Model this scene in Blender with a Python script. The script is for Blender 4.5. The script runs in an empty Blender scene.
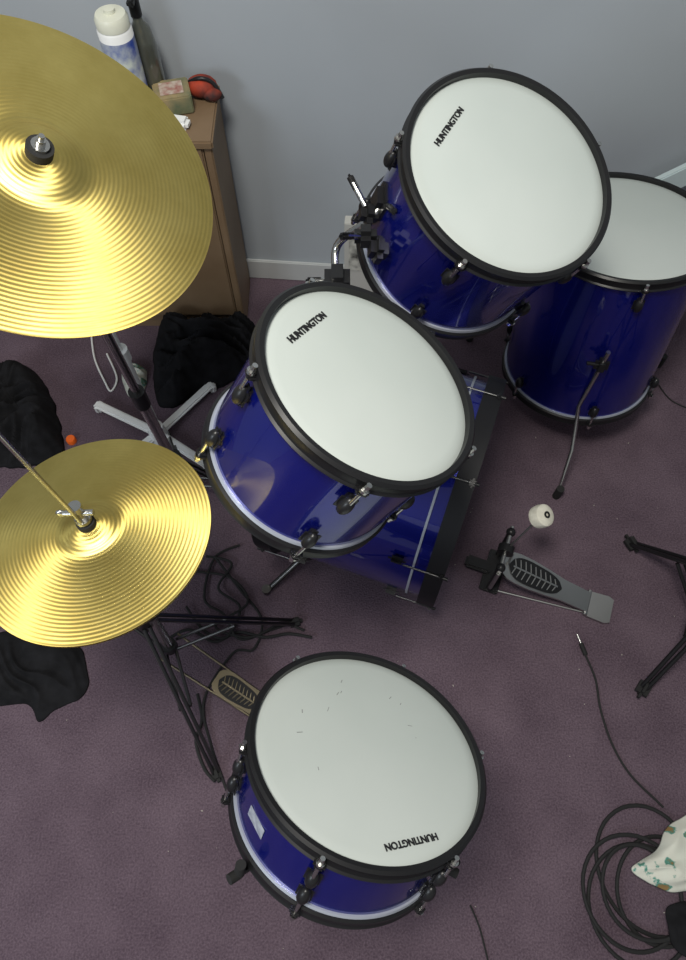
import bpy, bmesh, math, random
from mathutils import Vector, Matrix, noise
random.seed(4)
H=1.8; TH=math.radians(63.5)
pi=math.pi
def frame(n):
    n=Vector(n).normalized(); x=Vector((1,0,0)); x=(x-n*x.dot(n)).normalized(); y=n.cross(x)
    return x,y,n
# ---------- scene utils
scene=bpy.context.scene
scene.view_settings.view_transform='Standard'
def link(o): scene.collection.objects.link(o); return o
def empty(name,loc=(0,0,0),M=None):
    e=bpy.data.objects.new(name,None); e.empty_display_size=.05; link(e)
    if M is not None: e.matrix_world=M
    else: e.location=loc
    return e
def mat(name,col,rough=.5,metal=0,**k):
    m=bpy.data.materials.new(name); m.use_nodes=True; b=m.node_tree.nodes['Principled BSDF']
    b.inputs['Base Color'].default_value=(*col,1); b.inputs['Roughness'].default_value=rough; b.inputs['Metallic'].default_value=metal
    if 'coat' in k: b.inputs['Coat Weight'].default_value=k['coat']; b.inputs['Coat Roughness'].default_value=k.get('cr',.05)
    if 'spec' in k: b.inputs['Specular IOR Level'].default_value=k['spec']
    if 'noise' in k:
        nt=m.node_tree; sc,c2,bp=k['noise']
        tc=nt.nodes.new('ShaderNodeTexCoord'); n=nt.nodes.new('ShaderNodeTexNoise'); n.inputs['Scale'].default_value=sc; n.inputs['Detail'].default_value=6
        nt.links.new(tc.outputs['Object'],n.inputs['Vector'])
        r=nt.nodes.new('ShaderNodeValToRGB'); r.color_ramp.elements[0].position=.35; r.color_ramp.elements[1].position=.65
        r.color_ramp.elements[0].color=(*col,1); r.color_ramp.elements[1].color=(*c2,1)
        nt.links.new(n.outputs['Fac'],r.inputs['Fac']); nt.links.new(r.outputs['Color'],b.inputs['Base Color'])
        if bp:
            bu=nt.nodes.new('ShaderNodeBump'); bu.inputs['Strength'].default_value=bp; bu.inputs['Distance'].default_value=.004
            nt.links.new(n.outputs['Fac'],bu.inputs['Height']); nt.links.new(bu.outputs['Normal'],b.inputs['Normal'])
    return m
class MB:
    def __init__(s): s.bm=bmesh.new()
    def merge(s,b2,M=None):
        if M is not None: bmesh.ops.transform(b2,matrix=M,verts=b2.verts)
        me=bpy.data.meshes.new('t'); b2.to_mesh(me); b2.free(); s.bm.from_mesh(me); bpy.data.meshes.remove(me)
    def lathe(s,prof,seg=96,M=None,close=False):
        b=bmesh.new(); rings=[]
        for (r,z) in prof:
            if r<1e-6: rings.append([b.verts.new((0,0,z))])
            else: rings.append([b.verts.new((r*math.cos(2*pi*i/seg),r*math.sin(2*pi*i/seg),z)) for i in range(seg)])
        prs=list(zip(rings[:-1],rings[1:]))
        if close: prs.append((rings[-1],rings[0]))
        for A,B in prs:
            for i in range(seg):
                j=(i+1)%seg
                if len(A)==1 and len(B)==1: continue
                if len(A)==1: b.faces.new((A[0],B[i],B[j]))
                elif len(B)==1: b.faces.new((A[i],B[0],A[j]))
                else: b.faces.new((A[i],B[i],B[j],A[j]))
        bmesh.ops.recalc_face_normals(b,faces=b.faces)
        s.merge(b,M); return s
    def cyl(s,p0,p1,r0,r1=None,seg=14):
        p0=Vector(p0); p1=Vector(p1); r1=r0 if r1 is None else r1
        d=p1-p0; q=d.to_track_quat('Z','Y').to_matrix().to_4x4(); M=Matrix.Translation(p0)@q; l=d.length
        return s.lathe([(0,0),(r0,0),(r1,l),(0,l)],seg,M)
    def sphere(s,c,r,sc=(1,1,1),seg=16,R=None):
        b=bmesh.new(); bmesh.ops.create_uvsphere(b,u_segments=seg,v_segments=seg//2+2,radius=r)
        s.merge(b,Matrix.Translation(c)@(R.to_4x4() if R is not None else Matrix.Identity(4))@Matrix.Diagonal((*sc,1))); return s
    def box(s,c,size,R=None,bev=.003):
        b=bmesh.new(); bmesh.ops.create_cube(b,size=1); bmesh.ops.scale(b,vec=size,verts=b.verts)
        if bev: bmesh.ops.bevel(b,geom=list(b.edges),offset=min(bev,min(size)*.45),segments=2,affect='EDGES')
        s.merge(b,Matrix.Translation(c)@(R.to_4x4() if R is not None else Matrix.Identity(4))); return s
    def tube(s,pts,r,seg=10,smooth=True,n=8):
        pts=[Vector(p) for p in pts]
        if smooth and len(pts)>2:
            P=[pts[0]]+pts+[pts[-1]]; o=[]
            for i in range(1,len(P)-2):
                for k in range(n):
                    t=k/n; a,b,c,d=P[i-1],P[i],P[i+1],P[i+2]
                    o.append(.5*((2*b)+(c-a)*t+(2*a-5*b+4*c-d)*t*t+(3*b-a-3*c+d)*t**3))
            o.append(pts[-1]); pts=o
        b=bmesh.new(); rings=[]; up=Vector((0,0,1)); 
        for i,p in enumerate(pts):
            d=(pts[min(i+1,len(pts)-1)]-pts[max(i-1,0)]).normalized()
            if abs(d.dot(up))>.98: up=Vector((1,.1,0)).normalized()
            x=d.cross(up).normalized(); y=x.cross(d); up=y
            rings.append([b.verts.new(p+r*(math.cos(2*pi*j/seg)*x+math.sin(2*pi*j/seg)*y)) for j in range(seg)])
        for A,B in zip(rings[:-1],rings[1:]):
            for j in range(seg): b.faces.new((A[j],B[j],B[(j+1)%seg],A[(j+1)%seg]))
        b.faces.new(rings[0]); b.faces.new(rings[-1])
        bmesh.ops.recalc_face_normals(b,faces=b.faces); s.merge(b); return s
    def obj(s,name,m,parent=None,angle=40):
        me=bpy.data.meshes.new(name); s.bm.to_mesh(me); s.bm.free()
        for p in me.polygons: p.use_smooth=True
        try: me.set_sharp_from_angle(angle=math.radians(angle))
        except Exception: pass
        o=bpy.data.objects.new(name,me); link(o)
        for mm in (m if isinstance(m,list) else [m]): me.materials.append(mm)
        if parent: o.parent=parent
        return o
def rotm(zdir,xdir=None):
    z=Vector(zdir).normalized(); x=Vector(xdir) if xdir is not None else Vector((1,0,0))
    x=(x-z*x.dot(z)).normalized(); y=z.cross(x); return Matrix((x,y,z)).transposed()
# ---------- materials
M_black=mat('black_plastic',(.010,.010,.011),.35,spec=.4)
M_rubber=mat('rubber',(.01,.01,.01),.8)
M_chrome=mat('chrome',(.62,.62,.6),.22,1)
M_dark=mat('dark_chrome',(.12,.12,.12),.3,1)
M_blue=mat('blue_wrap',(.005,.010,.225),.27,.6,coat=.9,cr=.02)
M_collar=mat('silver_collar',(.42,.45,.52),.35,.3)
M_head=mat('drum_head_film',(.455,.505,.485),.42,0,noise=(2.5,(.51,.555,.535),0))
M_white=mat('white_plastic',(.80,.81,.80),.45)
M_felt=mat('felt',(.7,.68,.58),.95,noise=(60,(.55,.53,.45),.4))
M_ink=mat('ink',(.01,.01,.012),.5)
M_cloth=mat('black_fabric',(.008,.008,.009),.95,noise=(30,(.014,.014,.016),.4),spec=.15)
M_wood=mat('cabinet_wood',(.17,.11,.06),.55,noise=(5,(.22,.15,.09),.1))
def brass():
    m=bpy.data.materials.new('brass'); m.use_nodes=True; nt=m.node_tree; b=nt.nodes['Principled BSDF']
    b.inputs['Metallic'].default_value=1; b.inputs['Roughness'].default_value=.46; b.inputs['Anisotropic'].default_value=.8
    tg=nt.nodes.new('ShaderNodeTangent'); tg.direction_type='RADIAL'; tg.axis='Z'; nt.links.new(tg.outputs[0],b.inputs['Tangent'])
    tc=nt.nodes.new('ShaderNodeTexCoord'); n=nt.nodes.new('ShaderNodeTexNoise'); n.inputs['Scale'].default_value=9; n.inputs['Detail'].default_value=8; n.inputs['Roughness'].default_value=.65
    nt.links.new(tc.outputs['Object'],n.inputs['Vector'])
    r=nt.nodes.new('ShaderNodeValToRGB'); r.color_ramp.elements[0].position=.3; r.color_ramp.elements[1].position=.7
    r.color_ramp.elements[0].color=(.64,.49,.135,1); r.color_ramp.elements[1].color=(.82,.66,.22,1)
    nt.links.new(n.outputs['Fac'],r.inputs['Fac']); nt.links.new(r.outputs['Color'],b.inputs['Base Color'])
    mp=nt.nodes.new('ShaderNodeMapping'); mp.inputs['Scale'].default_value=(1,1,0); nt.links.new(tc.outputs['Object'],mp.inputs['Vector'])
    w=nt.nodes.new('ShaderNodeTexWave'); w.wave_type='RINGS'; w.rings_direction='SPHERICAL'; w.inputs['Scale'].default_value=54; w.inputs['Distortion'].default_value=.3
    nt.links.new(mp.outputs[0],w.inputs['Vector'])
    bu=nt.nodes.new('ShaderNodeBump'); bu.inputs['Strength'].default_value=.15; bu.inputs['Distance'].default_value=.001
    nt.links.new(w.outputs['Fac'],bu.inputs['Height']); nt.links.new(bu.outputs['Normal'],b.inputs['Normal'])
    return m
M_brass=brass()
def carpet():
    m=bpy.data.materials.new('carpet'); m.use_nodes=True; nt=m.node_tree; b=nt.nodes['Principled BSDF']; b.inputs['Roughness'].default_value=1; b.inputs['Specular IOR Level'].default_value=.1
    tc=nt.nodes.new('ShaderNodeTexCoord')
    n=nt.nodes.new('ShaderNodeTexNoise'); n.inputs['Scale'].default_value=230; n.inputs['Detail'].default_value=4
    n2=nt.nodes.new('ShaderNodeTexNoise'); n2.inputs['Scale'].default_value=6; n2.inputs['Detail'].default_value=8
    for q in (n,n2): nt.links.new(tc.outputs['Object'],q.inputs['Vector'])
    r=nt.nodes.new('ShaderNodeValToRGB'); r.color_ramp.elements[0].position=.34; r.color_ramp.elements[1].position=.66
    r.color_ramp.elements[0].color=(.070,.048,.064,1); r.color_ramp.elements[1].color=(.165,.120,.148,1)
    mx=nt.nodes.new('ShaderNodeMath'); mx.operation='MULTIPLY_ADD'; mx.inputs[1].default_value=.6
    m3=nt.nodes.new('ShaderNodeMath'); m3.operation='MULTIPLY'; m3.inputs[1].default_value=.4
    nt.links.new(n2.outputs['Fac'],m3.inputs[0]); nt.links.new(n.outputs['Fac'],mx.inputs[0]); nt.links.new(m3.outputs[0],mx.inputs[2])
    nt.links.new(mx.outputs[0],r.inputs['Fac']); nt.links.new(r.outputs['Color'],b.inputs['Base Color'])
    bu=nt.nodes.new('ShaderNodeBump'); bu.inputs['Strength'].default_value=.8; bu.inputs['Distance'].default_value=.004
    nt.links.new(n.outputs['Fac'],bu.inputs['Height']); nt.links.new(bu.outputs['Normal'],b.inputs['Normal'])
    return m
# ---------- room
MB().box((0,.2,-.05),(4.6,4.2,.1),bev=0).obj('floor',carpet())
M_wall=mat('wall_paint',(.36,.395,.43),.8,noise=(3,(.38,.415,.45),0))
ang=-.079
Rw=Matrix.Rotation(-math.atan(.079),3,'Z')
def wp(x,off=0): return 1.654+ang*(x+.14)+off
MB().box((0,wp(0)+.05,1.2),(5,.1,2.6),Rw,0).obj('wall_back',M_wall)
MB().box((-2.2,0,1.2),(.1,4.4,2.6),None,0).obj('wall_left',M_wall)
MB().box((2.2,0,1.2),(.1,4.4,2.6),None,0).obj('wall_right',M_wall)
MB().box((0.0,wp(0)-.006,.04),(4.2,.012,.08),Rw,.003).obj('baseboard_back',mat('trim_paint',(.5,.52,.52),.5))
# ---------- drums
def drum(name,c,n,R,D,nl,spin,text=None,tx=None):
    x,y,z=frame(n); M=Matrix.Translation(c)@Matrix((x,y,z)).transposed().to_4x4()
    e=empty(name,M=M); Rs=R-.013
    MB().lathe([(R-.011,0),(R-.004,.001),(R,-.003),(R-.003,-.008),(R-.003,-.020),(R,-.023),(R-.002,-.026),(R-.011,-.026)],128,close=True).obj('hoop_top',M_black,e)
    zb=-D+.022; Rh=R-.004
    MB().lathe([(Rh-.012,zb),(Rh-.003,zb),(Rh,zb-.003),(Rh-.002,zb-.014),(Rh,zb-.020),(Rh-.012,zb-.022)],128,close=True).obj('hoop_bottom',M_black,e)
    MB().lathe([(0,-.0035),(R*.5,-.004),(R-.03,-.006),(R-.018,-.0075),(R-.0105,-.011),(R-.0105,-.02)],128).obj('head_top',M_head,e)
    MB().lathe([(0,-D+.006),(Rs,-D+.006)],96).obj('head_bottom',M_white,e)
    MB().lathe([(Rs,-.014),(Rs,-D+.008),(Rs-.006,-D+.008),(Rs-.006,-.014)],128,close=True).obj('shell',M_blue,e)
    MB().lathe([(Rs+.003,zb+.0045),(Rs+.0045,zb),(Rs,zb-.002),(Rs,zb+.0045)],128,close=True).obj('head_collar',M_collar,e)
    lug=MB(); rod=MB()
    for i in range(nl):
        a=spin+2*pi*i/nl; ca,sa=math.cos(a),math.sin(a); R3=rotm((0,0,1),(ca,sa,0)); 
        P=lambda r,zz:Vector((ca*r,sa*r,zz))
        for sgn,z0 in ((1,-.026),(-1,zb)):
            zl=z0-sgn*.036
            lug.box(P(Rs+.008,zl),(.018,.024,.040),R3,.008)
            lug.sphere(P(Rs+.012,zl),.010,(1,1,1.8))
            lug.box(P(R+.001,z0+sgn*.006),(.014,.018,.009),R3,.003)
            rod.cyl(P(R+.003,z0-sgn*.025),P(R+.003,z0+sgn*.014),.003)
            rod.cyl(P(R+.003,z0+sgn*.010),P(R+.003,z0+sgn*.014),.0065)
            rod.cyl(P(R+.003,z0+sgn*.014),P(R+.003,z0+sgn*.024),.0042,.0038,seg=8)
    lug.obj('lugs',M_black,e); rod.obj('tension_rods',M_chrome,e)
    if text:
        pa,pb=tx; pa=Vector((*pa,0)); pb=Vector((*pb,0))
        cu=bpy.data.curves.new('txt','FONT'); cu.body=text; cu.offset=.028; cu.extrude=.01; to=bpy.data.objects.new('t',cu); link(to)
        bpy.context.view_layer.update()
        me=bpy.data.meshes.new_from_object(to.evaluated_get(bpy.context.evaluated_depsgraph_get())); bpy.data.objects.remove(to)
        w=max(v.co.x for v in me.vertices); s=(pb-pa).length/w
        d=(pb-pa); a=math.atan2(d.y,d.x)
        me.transform(Matrix.Translation(pa+Vector((0,0,-.004)))@Matrix.Rotation(a,4,'Z')@Matrix.Diagonal((s,s*1.1,.06,1)))
        me.materials.append(M_ink); o=bpy.data.objects.new('logo_text',me); link(o); o.parent=e
    return e,M
def N(a,b): return Vector((a,b,math.sqrt(1-a*a-b*b)))
tom1,MT1=drum('rack_tom_drum',(.0398,.5242,1.0459),N(.4632,.0903),.163,.225,5,-1.624,'HUNTINGTON',((-.115,.014),(-.067,.083)))
tom2,MT2=drum('rack_tom_drum.001',(.2558,.8891,1.063),N(.2724,-.2608),.176,.25,5,-2.051,'HUNTINGTON',((-.118,.020),(-.075,.090)))
sn,MSN=drum('snare_drum',(.0412,.1124,.6623),N(.2829,.4839),.190,.165,6,-1.939,'HUNTINGTON',((.095,-.118),(.016,-.147)))
ft,MFT=drum('floor_tom_drum',(.655,1.25,.62),N(-.02,.15),.212,.48,6,.5)
mk_=MB(); rnd=random.Random(7)
for i in range(22):
    r=.12*math.sqrt(rnd.random()); a=rnd.random()*6.28; th=rnd.gauss(1.0,.5); l=rnd.uniform(.003,.010)
    mk_.box((r*math.cos(a)-.02,r*math.sin(a)+.02,-.0043),(l,.0011,.0007),Matrix.Rotation(th,3,'Z'),0)
mk_.obj('stick_marks',mat('scuff',(.22,.23,.23),.7),sn)
lo=MB().box((0,0,0),(.001,.042,.022),None,0).obj('label',mat('label',(.22,.24,.30),.4,noise=(90,(.40,.43,.48),0)),sn)
lo.location=(.1775*math.cos(3.72),.1775*math.sin(3.72),-.085); lo.rotation_euler=(0,0,3.72)
# floor tom legs
lg=MB(); lb=MB(); rb=MB(); inv=MFT.inverted()
cF=Vector((.665,1.18,0))
for a in (-1.75,-1.75+2.1,-1.75+4.2):
    d=Vector((math.cos(a),math.sin(a),0)); c0=Vector((.658,1.205,.42))+d*.212
    pts=[c0+Vector((0,0,.05)),c0,c0-Vector((0,0,.18)),cF+d*.27+Vector((0,0,.15)),cF+d*.34+Vector((0,0,.02))]
    lg.tube([inv@p for p in pts],.0055,smooth=False)
    lb.box(inv@c0,(.026,.034,.045),rotm((0,0,1),d),.01); lb.cyl(inv@c0,inv@(c0+d.cross(Vector((0,0,1)))*.035),.005)
    rb.cyl(inv@(pts[-1]+Vector((0,0,.03))),inv@(pts[-1]-Vector((0,0,.018))),.011)
lg.obj('legs',M_chrome,ft); lb.obj('leg_brackets',M_black,ft); rb.obj('leg_feet',M_rubber,ft)
# ---------- bass drum
up_=Vector((0,0,1))
ba=Vector((.94,-.34,0)).normalized(); bc=Vector((.30,.715,.29)); Rb=.282
MBm=Matrix.Translation(bc)@rotm(ba,(0,0,1)).to_4x4()
bd=empty('bass_drum',M=MBm); Lb=.44
def bh(z0): return [(Rb-.02,z0),(Rb,z0),(Rb,z0-.04),(Rb-.012,z0-.04),(Rb-.02,z0-.02)]
MB().lathe(bh(0),128,close=True).obj('hoop_batter',mat('hoop_lacquer',(.008,.008,.010),.55,spec=.3),bd)
MB().lathe([(r,-Lb-z) for r,z in bh(0)],128,close=True).obj('hoop_front',M_black,bd)
MB().lathe([(Rb-.016,-.01),(Rb-.016,-Lb+.01),(Rb-.027,-Lb+.01),(Rb-.027,-.01)],128,close=True).obj('shell',M_blue,bd)
MB().lathe([(Rb-.012,-.066),(Rb-.012,-.071),(Rb-.018,-.071),(Rb-.018,-.066)],128,close=True).obj('trim_ring',M_collar,bd)
MB().lathe([(0,-.014),(Rb-.02,-.014)],96).obj('head_batter',M_head,bd)
MB().lathe([(0,-Lb+.014),(Rb-.02,-Lb+.014)],96).obj('head_front',M_black,bd)
lug=MB(); rod=MB()
for i in range(8):
    a=2*pi*(i+.5)/8; ca,sa=math.cos(a),math.sin(a); R3=rotm((0,0,1),(ca,sa,0)); P=lambda r,zz:Vector((ca*r,sa*r,zz))
    for z0,sg in ((0,1),(-Lb,-1)):
        lug.box(P(Rb-.006,z0-sg*.105),(.018,.020,.040),R3,.008)
        rod.cyl(P(Rb+.002,z0-sg*.09),P(Rb+.002,z0-sg*.0),.0025)
        lug.box(P(Rb+.000,z0-sg*.006),(.016,.020,.012),R3,.004)
        lug.cyl(P(Rb+.002,z0-sg*.002),P(Rb+.002,z0+sg*.008),.004)
lug.obj('lugs',M_black,bd); rod.obj('tension_rods',M_dark,bd)
sp=MB(); ib=MBm.inverted()
lat=Vector((-ba.y,ba.x,0))
for s in (-1,1):
    p0=bc-ba*(Lb-.1)+lat*s*Rb*.72+Vector((0,0,-.19)); p1=p0+lat*s*.11-ba*.08; p1.z=.012
    sp.cyl(ib@p0,ib@p1,.008); sp.sphere(ib@p0,.022); sp.cyl(ib@(p1+Vector((0,0,.02))),ib@p1,.012)
sp.obj('spurs',M_dark,bd)
mt=empty('tom_holder',(0,.83,.57)); iv=Matrix.Translation((0,-.83,-.57))
pb=Vector((0.0,.83,.565)); pt=Vector((-.01,.86,.86))
m1=MB(); m2=MB()
b1=MT1@Vector((-.085,.118,-.14)); b2=MT2@Vector((-.160,.0,-.13))
w=lambda p:iv@Vector(p)
m1.cyl(w(pb),w(pt),.0125); m2.box(w(pb+Vector((0,0,.012))),(.07,.07,.03),rotm((0,0,1),ba),.008); m2.cyl(w(pb+Vector((0,0,.03))),w(pb+Vector((0,0,.05))),.02)
m2.box(w(pt),(.045,.055,.045),None,.012)
m1.tube([w(pt),w(pt+Vector((-.02,-.05,.02))),w(b1)],.007); m1.tube([w(pt),w(pt+Vector((.0,.05,.03))),w(b2+Vector((-.025,-.02,-.02))),w(b2)],.007)
m2.box(w(b1),(.03,.035,.04),MT1.to_3x3(),.01); m2.box(w(b2),(.034,.05,.055),MT2.to_3x3(),.01); m2.box(w(b2+Vector((-.025,-.02,-.01))),(.03,.035,.035),MT2.to_3x3(),.010); m2.box(w(b2+Vector((-.03,-.055,-.02))),(.036,.036,.036),None,.010)
m2.box(w(b2+Vector((-.01,-.075,-.03))),(.03,.04,.04),MT2.to_3x3(),.010)
for q,dd in ((b2+Vector((-.03,-.055,-.02)),Vector((-.03,-.015,.015))),(b2+Vector((-.03,-.01,.0)),Vector((-.02,.03,.02))),(b2,Vector((.01,-.05,.03))),(pt,Vector((-.04,-.01,.01)))):
    m1.cyl(w(q),w(q+dd),.005); m2.box(w(q+dd),(.013,.010,.03),rotm(dd,(0,0,1)),.004)
m1.obj('arms',M_chrome,mt); m2.obj('clamps',M_black,mt)
# ---------- cymbals
def cymbal_prof(R,bell,bh_,bow):
    p=[]
    rs=[.006]+[bell*k/8 for k in range(2,9)]+[bell+(R-bell)*k/14 for k in range(1,15)]
    for r in rs:
        if r<=bell: z=bow+bh_*max(0,math.cos(r/bell*pi/2*.98))**.8
        else: z=bow*(1-((r-bell)/(R-bell))**1.5)
        p.append((r,z))
    return p+[(r,z-.0012) for r,z in reversed(p)]
def cymbal(nm,R,bell,bh_,bow,e,flip=False):
    pr=cymbal_prof(R,bell,bh_,bow)
    if flip: pr=[(r,-z-.004) for r,z in pr]
    return MB().lathe(pr,128,close=True).obj(nm,M_brass,e,angle=60)
n=N(.463,-.146); x,y,z=frame(n); MC=Matrix.Translation((-.386,.743,1.185))@Matrix((x,y,z)).transposed().to_4x4()
cs=empty('crash_cymbal_stand',M=MC); iv=MC.inverted()
cymbal('cymbal',.229,.060,.017,.016,cs)
MB().cyl((0,0,.031),(0,0,.045),.0165,.0165,24).cyl((0,0,.016),(0,0,.030),.018).cyl((0,0,-.01),(0,0,.010),.02).obj('felts',M_rubber,cs)
h=MB(); h.cyl((0,0,-.05),(0,0,.064),.0035); h.cyl((0,0,.045),(0,0,.049),.011); h.cyl((0,0,.049),(0,0,.058),.006); h.obj('wing_nut',M_chrome,cs)
base=Vector((-.435,.851,0)); top=MC@Vector((0,0,-.05))
st=MB(); sb=MB(); sr=MB(); sl=MB()
st.cyl(iv@(base+Vector((0,0,.10))),iv@base.lerp(top,.5),.0125); st.cyl(iv@base.lerp(top,.5),iv@top,.009)
sb.cyl(iv@base.lerp(top,.48),iv@base.lerp(top,.53),.017); sb.sphere(iv@top,.018)
def tripod(mb_leg,mb_blk,mb_rub,base,hub,R,angs,inv,hl=.33):
    for a in angs:
        d=Vector((math.cos(a),math.sin(a),0)); t=d.cross(Vector((0,0,1)))
        foot=base+d*R+Vector((0,0,.012)); hi=Vector((hub.x,hub.y,hl)); lo=Vector((hub.x,hub.y,.09))
        for s in (-.006,.006):
            mb_leg.cyl(inv@(hi+t*s+d*.02),inv@(foot+t*s),.0045,seg=8)
            mb_leg.cyl(inv@(lo+t*s*2+d*.02),inv@(hi.lerp(foot,.55)+t*s*2),.004,seg=8)
        mb_rub.box(inv@foot,(.04,.022,.022),rotm((0,0,1),d),.007)
    mb_blk.cyl(inv@Vector((hub.x,hub.y,hl-.025)),inv@Vector((hub.x,hub.y,hl+.03)),.022)
    mb_blk.cyl(inv@Vector((hub.x,hub.y,.075)),inv@Vector((hub.x,hub.y,.105)),.02)
T3=2*pi/3
tripod(sl,sb,sr,base,base,.20,(-.1,-.1+T3,-.1+2*T3),iv,.20)
st.obj('tubes',M_chrome,cs); sb.obj('clamps',M_black,cs); sr.obj('feet',M_rubber,cs); sl.obj('legs',M_dark,cs)
# hihat
n=N(-.074,.136); x,y,z=frame(n); MHh=Matrix.Translation((-.375,.398,.823))@Matrix((x,y,z)).transposed().to_4x4()
hs=empty('hi_hat_cymbal_stand',M=MHh); iv=MHh.inverted()
cymbal('cymbal_top',.178,.045,.014,.012,hs); cymbal('cymbal_bottom',.178,.045,.014,.012,hs,True)
MB().cyl((0,0,.020),(0,0,.034),.014,.014,24).cyl((0,0,-.05),(0,0,-.03),.02).obj('felts',M_rubber,hs)
h=MB(); h.cyl((0,0,.034),(0,0,.072),.0075); h.cyl((0,0,.038),(0,0,.044),.012); h.cyl((-.022,0,.058),(.022,0,.058),.0045); h.sphere((-.026,0,.058),.008,(1,.5,1)); h.cyl((0,0,.066),(0,0,.076),.010)
basew=Vector((-.425,.40,0))
h.cyl((0,0,-.03),iv@(MHh@Vector((0,0,.05))+Vector((-.02,.0,.33))),.0033)
bt=MHh@Vector((0,0,-.05))
h.cyl(iv@bt,iv@(bt.lerp(basew,.45)),.009); h.cyl(iv@(bt.lerp(basew,.45)),iv@(basew+Vector((0,0,.08))),.0125)
h.obj('tubes',M_chrome,hs)
sb=MB(); sr=MB(); sl=MB()
sb.cyl(iv@bt.lerp(basew,.43),iv@bt.lerp(basew,.49),.019)
tripod(sl,sb,sr,basew,basew,.31,(.26,-1.15,2.6),iv,.33)
def interp(st,s):
    for (a,wa),(b,wb) in zip(st[:-1],st[1:]):
        if a<=s<=b: return wa+(wb-wa)*(s-a)/(b-a+1e-9)
    return st[-1][1]
def strip(mb,p0,d,t,stations,zf,th,inv):
    bm=bmesh.new(); R=[]
    for s,w_ in stations:
        R.append([bm.verts.new(inv@(p0+d*s+t*sg*w_+Vector((0,0,zf(s)+o)))) for sg,o in ((-1,0),(-1,th),(1,th),(1,0))])
    for A,B in zip(R[:-1],R[1:]):
        for j in range(4): bm.faces.new((A[j],B[j],B[(j+1)%4],A[(j+1)%4]))
    bm.faces.new(R[0]); bm.faces.new(R[-1]); bmesh.ops.recalc_face_normals(bm,faces=bm.faces); mb.merge(bm)
def pedal_board(mp,mg,ms,p0,dirv,L_,w0,w1,z0,z1,inv,heel=.07):
    d=Vector(dirv).normalized(); t=Vector((-d.y,d.x,0)); zl=lambda s:z0+(z1-z0)*min(s,L_)/L_
    prof=[(0,w0*.55),(L_*.03,w0*.78),(L_*.08,w0*.95),(L_*.16,w0*1.03),(L_*.3,w0*1.02),(L_*.5,w0*.9),(L_*.7,w1*1.0),(L_,w1*.95)]
    strip(mp,p0,d,t,prof,zl,.008,inv)
    g0,g1=L_*.06,L_*.68; gs=[]
    for k in range(17):
        u=k/16; s=g0+(g1-g0)*u; gs.append((s,max(.002,interp(prof,s)*.82*math.sqrt(max(0,1-(2*u-1)**4)))))
    strip(mg,p0,d,t,gs,lambda s:zl(s)+.0085,.0015,inv)
    for k in range(9):
        s=g0+(g1-g0)*(.12+.76*k/8); wv=interp(gs,s)*.78
        for sg in (-1,1):
            a=p0+d*s+t*sg*.003+Vector((0,0,zl(s)+.0105)); b=p0+d*(s-.006)+t*sg*wv+Vector((0,0,zl(s)+.0105))
            ms.cyl(inv@a,inv@b,.0017,seg=6)
    c=[(g0+(g1-g0)*.08,.002),(g1-(g1-g0)*.08,.002)]; strip(ms,p0,d,t,c,lambda s:zl(s)+.010,.002,inv)
    strip(mp,p0,d,t,[(L_+.004,w1*1.2),(L_+heel*.8,w1*1.3),(L_+heel*.8,w1*1.3),(L_+heel,w1*1.1)],lambda s:.004,.010,inv)
    mp.cyl(inv@(p0+d*L_-t*w1*1.2+Vector((0,0,.016))),inv@(p0+d*L_+t*w1*1.2+Vector((0,0,.016))),.006)
M_board=mat('pedal_metal',(.46,.46,.45),.35,1)
p0=Vector((-.305,.325,0)); mp=MB(); mg=MB(); ms=MB()
pd=Vector((.17,-.10,0))
pedal_board(mp,mg,ms,p0,pd,.17,.031,.026,.08,.02,iv,.05)
for s in (-1,1):
    t=Vector((-pd.y,pd.x,0)).normalized()*s*.035
    ms.cyl(iv@(basew+t+Vector((0,0,.09))),iv@(p0+pd.normalized()*.17+t*.8+Vector((0,0,.01))),.003)
M_bronze=mat('worn_pedal_metal',(.22,.19,.13),.4,1)
mp.obj('pedal_board',M_bronze,hs); mg.obj('pedal_grip',M_black,hs); ms.obj('pedal_ribs',M_bronze,hs)
sb.obj('clamps',M_black,hs); sr.obj('feet',M_rubber,hs); sl.obj('legs',M_dark,hs)
# ---------- snare stand
ss=empty('snare_stand',(0,.05,0)); I=Matrix.Translation((0,-.05,0))
sb=MB(); sr=MB(); sl=MB()
hub=Vector((.0,.05,0)); tripod(sl,sb,sr,hub,hub,.2,(.35,.35+T3,.35+2*T3),I,.28)
cb=MSN@Vector((0,0,-.172)); sl.cyl((0,0,.1),(0,0,.40),.0125); sl.cyl((0,0,.4),I@(cb-Vector((0,0,.03))),.01); sb.sphere((0,0,.41),.024)
for k in range(3):
    a=-2.45+k*T3; o=MSN@Vector((math.cos(a)*.196,math.sin(a)*.196,-.174)); u=MSN@Vector((math.cos(a)*.200,math.sin(a)*.200,-.148))
    sl.tube([I@(cb-Vector((0,0,.03))),I@(cb-Vector((0,0,.03))).lerp(o,.6),I@o,I@u],.006,smooth=False); sb.cyl(I@o,I@u.lerp(o,-.1),.008); sb.cyl(I@o,I@(o+(o-cb).normalized()*.018),.008)
sb.obj('clamps',M_rubber,ss); sr.obj('feet',M_rubber,ss); sl.obj('tubes',M_dark,ss)
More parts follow.
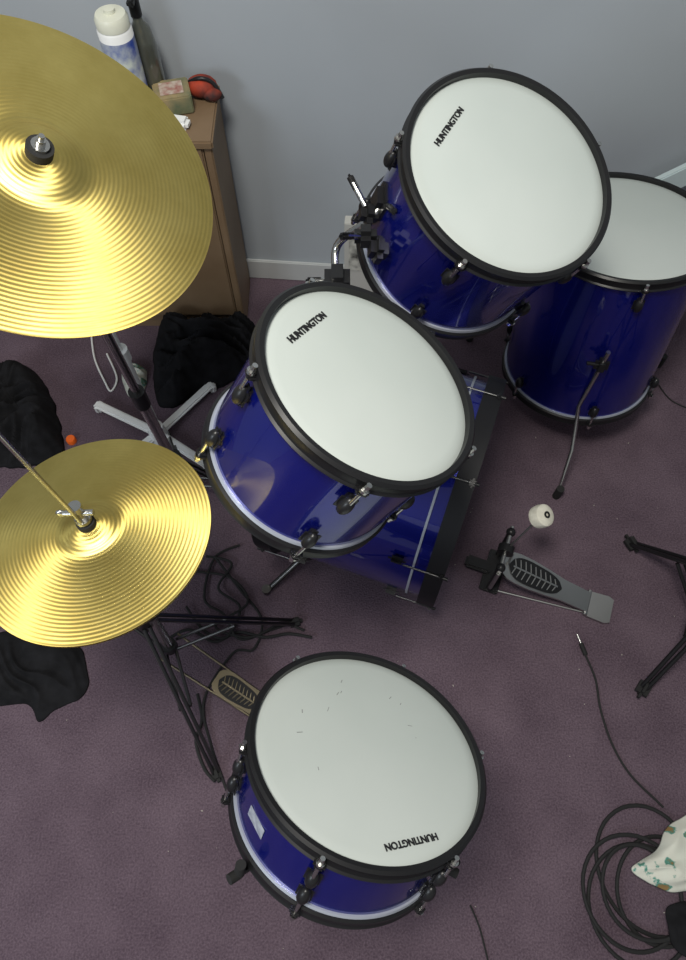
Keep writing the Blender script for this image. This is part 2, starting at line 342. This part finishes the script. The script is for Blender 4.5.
# ---------- bass pedal
bp=empty('bass_drum_pedal',(.42,.61,0)); iv=Matrix.Translation((-.42,-.61,0))
mp=MB(); mg=MB(); ms=MB(); mk=MB()
d=Vector((.28,-.105,0)).normalized(); t=Vector((-d.y,d.x,0)); p0=Vector((.415,.615,0))
pedal_board(mp,mg,ms,p0,d,.24,.040,.029,.085,.016,iv,.065)
fr=p0-d*.012
for s in (-1,1):
    q=fr+t*s*.05
    mk.cyl(iv@(q+Vector((0,0,.005))),iv@(q+Vector((0,0,.17))),.008); mk.sphere(iv@(q+Vector((0,0,.17))),.012)
    ms.cyl(iv@(q+t*s*.012+Vector((0,0,.16))),iv@(q+t*s*.012+Vector((0,0,.05))),.005)
    ms.cyl(iv@(q+Vector((0,0,.006))),iv@(p0+d*.235+t*s*.025+Vector((0,0,.006))),.003)
mk.box(iv@(fr+Vector((0,0,.008))),(.05,.12,.012),rotm((0,0,1),d),.003); mk.box(iv@(fr-d*.045+Vector((0,0,.02))),(.07,.035,.02),rotm((0,0,1),d),.006)
ms.cyl(iv@(fr-t*.062+Vector((0,0,.17))),iv@(fr+t*.066+Vector((0,0,.17))),.005)
mk.cyl(iv@(fr-t*.010+Vector((0,0,.17))),iv@(fr+t*.010+Vector((0,0,.17))),.020,seg=24)
ms.tube([iv@(fr+d*.02+Vector((0,0,.165))),iv@(fr+d*.022+Vector((0,0,.09)))],.003,smooth=False)
bhp=Vector((.460,.649,.31)); ms.cyl(iv@(fr+Vector((0,0,.16))),iv@(bhp+(bhp-fr-Vector((0,0,.17))).normalized()*.018),.003)
hd=Vector((-ba.x*.45,-ba.y*.45,-.8)).normalized()
mf=MB(); mf.lathe([(0,-.016),(.020,-.017),(.026,-.013),(.028,0),(.026,.014),(.020,.018),(0,.018)],32,iv@Matrix.Translation(bhp)@rotm(hd).to_4x4()); mf.obj('beater_felt',M_felt,bp)
MB().lathe([(.004,0),(.008,0),(.008,.002),(.004,.002)],24,iv@Matrix.Translation(bhp-hd*.018)@rotm(-hd).to_4x4(),True).obj('beater_cap',M_black,bp)
mp.obj('foot_board',M_board,bp); mg.obj('foot_grip',M_black,bp); ms.obj('rods',M_board,bp); mk.obj('frame',M_black,bp)
# ---------- throne
th=empty('drum_throne',(.885,.49,0)); iv=Matrix.Translation((-.885,-.49,0))
sb=MB(); sr=MB(); sl=MB(); hub=Vector((.885,.49,0)); 
for a in (math.atan2(.20,-.098),math.atan2(-.179,-.142),0.1):
    dd=Vector((math.cos(a),math.sin(a),0)); t=dd.cross(up_); foot=hub+dd*.228+Vector((0,0,.02)); hi=hub+Vector((0,0,.30)); lo=hub+Vector((0,0,.10))
    for s in (-.010,.010):
        sl.cyl(iv@(hi+dd*.02+t*s),iv@(foot+t*s*.6),.0055); sl.cyl(iv@(lo+dd*.02+t*s),iv@(hi.lerp(foot,.5)+t*s),.005)
    sr.box(iv@foot,(.055,.03,.035),rotm((0,0,1),dd),.012)
sl.cyl(iv@(hub+Vector((0,0,.08))),iv@(hub+Vector((0,0,.46))),.014); sb.cyl(iv@(hub+Vector((0,0,.28))),iv@(hub+Vector((0,0,.33))),.022)
sl.obj('legs',M_black,th); sr.obj('feet',M_rubber,th); sb.obj('collar',M_black,th)
MB().lathe([(0,0),(.12,0),(.14,.015),(.145,.04),(.13,.065),(.09,.075),(0,.075)],64,Matrix.Translation((0,0,.46))).obj('seat',mat('vinyl',(.015,.015,.015),.4),th)
# ---------- white fan
pf=empty('pedestal_fan',(-.54,1.035,0)); w=MB(); 
for a,ln in ((math.atan2(.18,.147),.225),(math.atan2(.1,-.195),.22),(math.atan2(-.106,.155),.19),(math.atan2(-.16,-.16),.22)):
    dd=Vector((math.cos(a),math.sin(a),0)); w.box(dd*ln/2+Vector((0,0,.03)),(ln,.026,.014),rotm((0,0,1),dd),.005); w.box(dd*(ln-.005)+Vector((0,0,.018)),(.022,.030,.034),rotm((0,0,1),dd),.006)
w.cyl((0,0,.01),(0,0,.07),.03,.022,24); w.cyl((0,0,.05),(0,0,.42),.015); w.cyl((0,0,.40),(0,0,.66),.009); w.cyl((0,0,.39),(0,0,.43),.02)
w.sphere((0,.02,.72),.05,(1,1.3,1)); w.obj('stand',M_white,pf)
g=MB(); 
for rr,yy in ((.13,-.05),(.10,-.065),(.06,-.07),(.13,-.02)):
    g.tube([(rr*math.cos(2*pi*i/32),yy,.72+rr*math.sin(2*pi*i/32)) for i in range(33)],.0025,6,False)
for i in range(24):
    a=2*pi*i/24; g.tube([(.02*math.cos(a),-.072,.72+.02*math.sin(a)),(.10*math.cos(a),-.066,.72+.10*math.sin(a)),(.13*math.cos(a),-.05,.72+.13*math.sin(a)),(.13*math.cos(a),-.02,.72+.13*math.sin(a)),(.05*math.cos(a),.02,.72+.05*math.sin(a))],.0015,5,False)
g.obj('guard',M_white,pf)
g=MB()
for k in range(3):
    a=2*pi*k/3; g.box((.06*math.cos(a),-.04,.72+.06*math.sin(a)),(.08,.003,.05),Matrix.Rotation(-a,3,'Y')@Matrix.Rotation(.3,3,'X'),.001)
g.obj('blades',M_white,pf)
# ---------- cabinet
cab=empty('wooden_cabinet',(-.655,1.54,0)); cw=MB(); hC=.69
cw.box((.335,0,hC/2),(.02,.20,hC),None,.003); cw.box((-.335,0,hC/2),(.02,.20,hC),None,.003); cw.box((0,0,hC-.01),(.70,.215,.022),None,.004)
cw.box((0,.095,hC/2),(.66,.01,hC-.02),None,0); cw.box((0,0,.05),(.65,.18,.02),None,0); cw.box((0,-.08,.025),(.65,.012,.05),None,0)
for s in (-1,1): cw.box((s*.163,-.095,.37),(.32,.014,.60),None,.004)
cw.obj('carcass',M_wood,cab)
MB().sphere((-.02,-.11,.42),.012).sphere((.02,-.11,.42),.012).obj('knobs',M_chrome,cab)
zt=hC+.0015
e=empty('wipes_canister',(-.495,1.55,zt)); 
MB().lathe([(0,0),(.036,0),(.038,.004),(.038,.19),(.034,.195),(0,.195)],48).obj('body',M_white,e)
MB().lathe([(0,.195),(.036,.195),(.0365,.213),(.032,.221),(.012,.223),(.012,.231),(0,.232)],48).obj('lid',mat('lid',(.68,.69,.58),.4),e)
MB().lathe([(.0385,.05),(.0385,.175)],48).obj('label',mat('wipes_label',(.02,.06,.36),.4,noise=(26,(.6,.65,.6),0)),e)
e=empty('spray_bottle',(-.455,1.605,zt)); MB().lathe([(0,0),(.027,0),(.029,.01),(.029,.12),(.022,.16),(.011,.175),(.011,.19),(0,.19)],40).obj('body',mat('grey_bottle',(.07,.075,.06),.2,coat=1),e)
MB().cyl((0,0,.185),(0,0,.22),.013).box((0,-.010,.223),(.016,.045,.014),None,.004).obj('nozzle',M_black,e)
e=empty('snack_box',(-.405,1.56,zt)); MB().box((0,0,.0225),(.085,.075,.045),Matrix.Rotation(.25,3,'Z'),.003).obj('carton',mat('carton',(.35,.26,.13),.6,noise=(18,(.12,.14,.08),0)),e)
MB().box((.0,-.0,.0465),(.055,.045,.001),Matrix.Rotation(.25,3,'Z'),0).obj('label',mat('carton_label',(.55,.5,.42),.5,noise=(50,(.3,.1,.08),0)),e)
e=empty('tissue_pack',(-.385,1.485,zt)); MB().box((0,0,.012),(.05,.035,.024),Matrix.Rotation(-.2,3,'Z'),.008).obj('pack',M_white,e)
e=empty('red_pouch',(-.34,1.60,zt)); b=MB()
b.sphere((0,0,.024),.038,(1.0,.8,.62)); b.sphere((.025,-.018,.016),.022,(1.1,.8,.7)); b.obj('pouch',mat('red_cloth',(.45,.045,.012),.8,noise=(14,(.02,.01,.01),.2)),e)
MB().tube([(-.035,0,.03),(0,-.01,.050),(.03,-.01,.038),(.05,-.02,.006)],.005).obj('strap',M_black,e)
# cloth piles
def pile(name,P2,h,mt_,z0=.002,fold=9,seed=0):
    P=[Vector((a,b,0)) for a,b in P2]; n=len(P); segs=140; rings=40
    c=sum(P,Vector())/n; per=[]
    for i in range(segs):
        t=i/segs*n; k=int(t); f=t-k; a,b,c2,d=P[(k-1)%n],P[k%n],P[(k+1)%n],P[(k+2)%n]
        q=.5*((2*b)+(c2-a)*f+(2*a-5*b+4*c2-d)*f*f+(3*b-a-3*c2+d)*f**3)
        q=q+(q-c)*.06*noise.noise(q*30+Vector((seed,0,0))); per.append(q)
    e=empty(name,(c.x,c.y,0)); bm=bmesh.new(); R=[]
    for j in range(rings+1):
        t=max(j/rings,.001); ring=[]
        for q in per:
            p=(q-c)*t; w=p+c
            wx=w.x+.05*noise.noise(w*8+Vector((seed,3,0))); wy=w.y+.05*noise.noise(w*8+Vector((9,seed,0)))
            nz=noise.noise(Vector((w.x*fold,w.y*fold*.8,seed))); ph=seed*1.3
            rd=1-2*abs(noise.noise(Vector(((wx*math.cos(ph)+wy*math.sin(ph))*fold*3.2,(wy*math.cos(ph)-wx*math.sin(ph))*fold*.9,seed+5))))
            z=h*(1-t**4)*(.40+.5*nz+.42*max(0,rd)); z=max(z,.003*(1-t))+z0
            ring.append(bm.verts.new(p+Vector((0,0,z))))
        R.append(ring)
    for A,B in zip(R[:-1],R[1:]):
        for i in range(segs): bm.faces.new((A[i],B[i],B[(i+1)%segs],A[(i+1)%segs]))
    bm.faces.new(R[0][::-1]); bm.faces.new(R[-1])
    bmesh.ops.recalc_face_normals(bm,faces=bm.faces)
    m=MB(); m.merge(bm); m.obj('folded_fabric',mt_,e,angle=180); return e
pile('black_jacket',[(-.59,1.41),(-.475,1.425),(-.33,1.425),(-.25,1.41),(-.25,1.31),(-.34,1.235),(-.452,1.185),(-.52,1.14),(-.575,1.19)],.22,M_cloth,seed=1)
pile('black_clothes',[(-1.14,1.27),(-1.015,1.30),(-.93,1.24),(-.86,1.12),(-.82,.98),(-.90,.94),(-1.065,.97)],.15,M_cloth,seed=2)
pile('black_shirt',[(-.911,.436),(-.786,.457),(-.677,.423),(-.6375,.311),(-.70,.267),(-.744,.235),(-.78,.275),(-.878,.286)],.03,M_cloth,seed=3)
M_pat=mat('patterned_fabric',(.62,.64,.56),.9,noise=(28,(.62,.62,.54),.2))
nt=M_pat.node_tree; rr=[q for q in nt.nodes if q.type=='VALTORGB'][0]; rr.color_ramp.elements[1].position=.56
e2=rr.color_ramp.elements.new(.60); e2.color=(.05,.25,.2,1); e3=rr.color_ramp.elements.new(.66); e3.color=(.25,.16,.06,1)
pile('patterned_cloth',[(.64,-.078),(.698,-.043),(.742,.01),(.825,.03),(.848,-.082),(.771,-.121),(.694,-.117)],.03,M_pat,seed=4,z0=.03)
pile('black_sock',[(.700,-.155),(.77,-.140),(.83,-.15),(.81,-.25),(.712,-.235)],.03,M_cloth,seed=5,z0=.03)
pile('patterned_towel',[(-.688,1.274),(-.655,1.297),(-.61,1.274),(-.61,1.20),(-.655,1.184)],.05,M_pat,seed=6)
e=empty('orange_bottle_cap',(-.80,1.025,0)); MB().lathe([(0,0),(.014,0),(.014,.014),(.012,.017),(0,.017)],24,Matrix.Translation((0,0,.001))).obj('cap',mat('orange_plastic',(.8,.13,.01),.4),e)
e=empty('product_box',(.09,wp(.09)-.05,.001))
MB().box((0,0,.155),(.17,.035,.31),Rw,.002).obj('carton',mat('box_card',(.5,.5,.47),.6),e)
MB().box((0,-.0195,.21),(.145,.002,.17),Rw,0).obj('print',mat('box_print',(.02,.02,.02),.5,noise=(26,(.55,.55,.5),0)),e)
e=empty('wooden_plank',(.90,wp(.90)-.035,0)); MB().box((0,0,.515),(1.46,.02,.06),Rw@Matrix.Rotation(-math.radians(40),3,'Y'),.003).obj('board',mat('pale_paint',(.55,.66,.68),.5),e)
# cables
def cable(name,pts,r,m=M_rubber,plug=False):
    q=[Vector((a,b,r+.001)) for a,b in pts]
    c=q[0].copy(); e=empty(name,(c.x,c.y,0)); o=MB(); q=[p-Vector((c.x,c.y,0)) for p in q]; o.tube(q,r,8)
    if plug: dd=(q[0]-q[1]).normalized(); o.cyl((0,0,r+.003),dd*.03+Vector((0,0,r+.003)),.006)
    o.obj('wire',m,e)
    if plug: MB().cyl(dd*.03+Vector((0,0,r+.003)),dd*.055+Vector((0,0,r+.003)),.003).obj('jack_tip',M_chrome,e)
    return e
cable('audio_cable',[(.618,.397),(.634,.336),(.635,.263),(.65,.182),(.681,.115),(.73,.061),(.745,.045)],.0028,plug=True)
c=Vector((.665,-.115,0)); e=empty('cable_coil',c); pts=[]; nl_=5; r=.0045
for i in range(nl_*14+1):
    a=2*pi*i/14; s=1+.16*math.sin(a*.37+1)+.08*math.sin(a*1.31)
    p=Vector((.105*s*math.cos(a)+.03*math.sin(a*.21),.11*s*math.sin(a)+.03*math.cos(a*.17),r+.001+.004*(i/14)+.003*math.sin(a*2.3))); p.z=max(p.z,r+.001); pts.append(p)
pts=pts+[pts[-1]+Vector((.12,.06,-.01)),pts[-1]+Vector((.25,.1,-.015))]
o=MB(); o.tube(pts,r,8,n=3); o.obj('wire',M_rubber,e)
cable('thin_cable',[(.939,1.35),(.965,1.244),(.996,1.17),(1.05,1.134)],.002)
cable('thin_cable.001',[(.28,-.15),(.298,-.196),(.313,-.27)],.002)
cable('white_cable',[(-.804,1.41),(-.779,1.32),(-.735,1.235),(-.71,1.20),(-.70,1.25),(-.744,1.34)],.003,M_white)
e=empty('tangled_power_cord',(-.30,.50,0)); o=MB(); rnd=random.Random(3)
for P_,rr_ in (([(-.282,.695),(-.348,.655),(-.365,.543),(-.31,.50),(-.266,.436),(-.19,.46),(-.112,.489)],.0035),
    ([(-.348,.66),(-.274,.570),(-.212,.489),(-.226,.41),(-.28,.40),(-.342,.286),(-.317,.18),(-.27,.077)],.0035),
    ([(-.40,.62),(-.30,.60),(-.25,.53),(-.33,.47),(-.24,.44),(-.16,.475),(-.10,.46)],.0035),
    ([(-.47,.42),(-.40,.46),(-.33,.43),(-.27,.455),(-.20,.44),(-.14,.45),(-.08,.44)],.004),
    ([(-.37,.66),(-.30,.64),(-.33,.57),(-.27,.52),(-.30,.44),(-.36,.46),(-.41,.52)],.0035),
    ([(-.36,.30),(-.345,.24),(-.355,.19),(-.33,.13),(-.30,.10)],.004)):
    q=[]
    for i,(a_,b_) in enumerate(P_): q.append(Vector((a_+.30,b_-.50,rr_+.001+rnd.random()*.012)))
    o.tube(q,rr_,8)
o.obj('wire',M_rubber,e)
lm=MB(); 
for i in range(60):
    s=random.uniform(.0005,.0016)
    b=bmesh.new(); bmesh.ops.create_icosphere(b,subdivisions=1,radius=s); lm.merge(b,Matrix.Translation((random.uniform(-.95,1.05),random.uniform(-.28,1.08),.0015))@Matrix.Rotation(random.uniform(0,3),4,'Z')@Matrix.Diagonal((1,random.uniform(1,2.5),.5,1)))
lm.obj('carpet_lint',mat('lint',(.4,.37,.33),.9))
# ---------- lights
def area(nm,loc,tgt,size,en,col):
    l=bpy.data.lights.new(nm,'AREA'); l.size=size; l.energy=en; l.color=col; o=bpy.data.objects.new(nm,l); link(o); o.location=loc
    o.rotation_euler=(Vector(tgt)-Vector(loc)).to_track_quat('-Z','Y').to_euler()
area('ceiling_light',(-.3,.15,2.9),(-.15,.5,0),.5,52,(1,.965,.885))
area('window_light',(-1.9,-1.2,1.9),(.2,1,.4),.9,26,(.82,.91,1))
w=bpy.data.worlds.new('world'); scene.world=w; w.use_nodes=True; w.node_tree.nodes['Background'].inputs[0].default_value=(.79,.8,.80,1); w.node_tree.nodes['Background'].inputs[1].default_value=.33
cam=bpy.data.cameras.new('cam'); co=bpy.data.objects.new('camera',cam); link(co)
co.location=(0,0,H); co.rotation_euler=(pi/2-TH,0,0); cam.sensor_fit='VERTICAL'; cam.sensor_height=36; cam.lens=26.25; cam.clip_start=.02
scene.camera=co
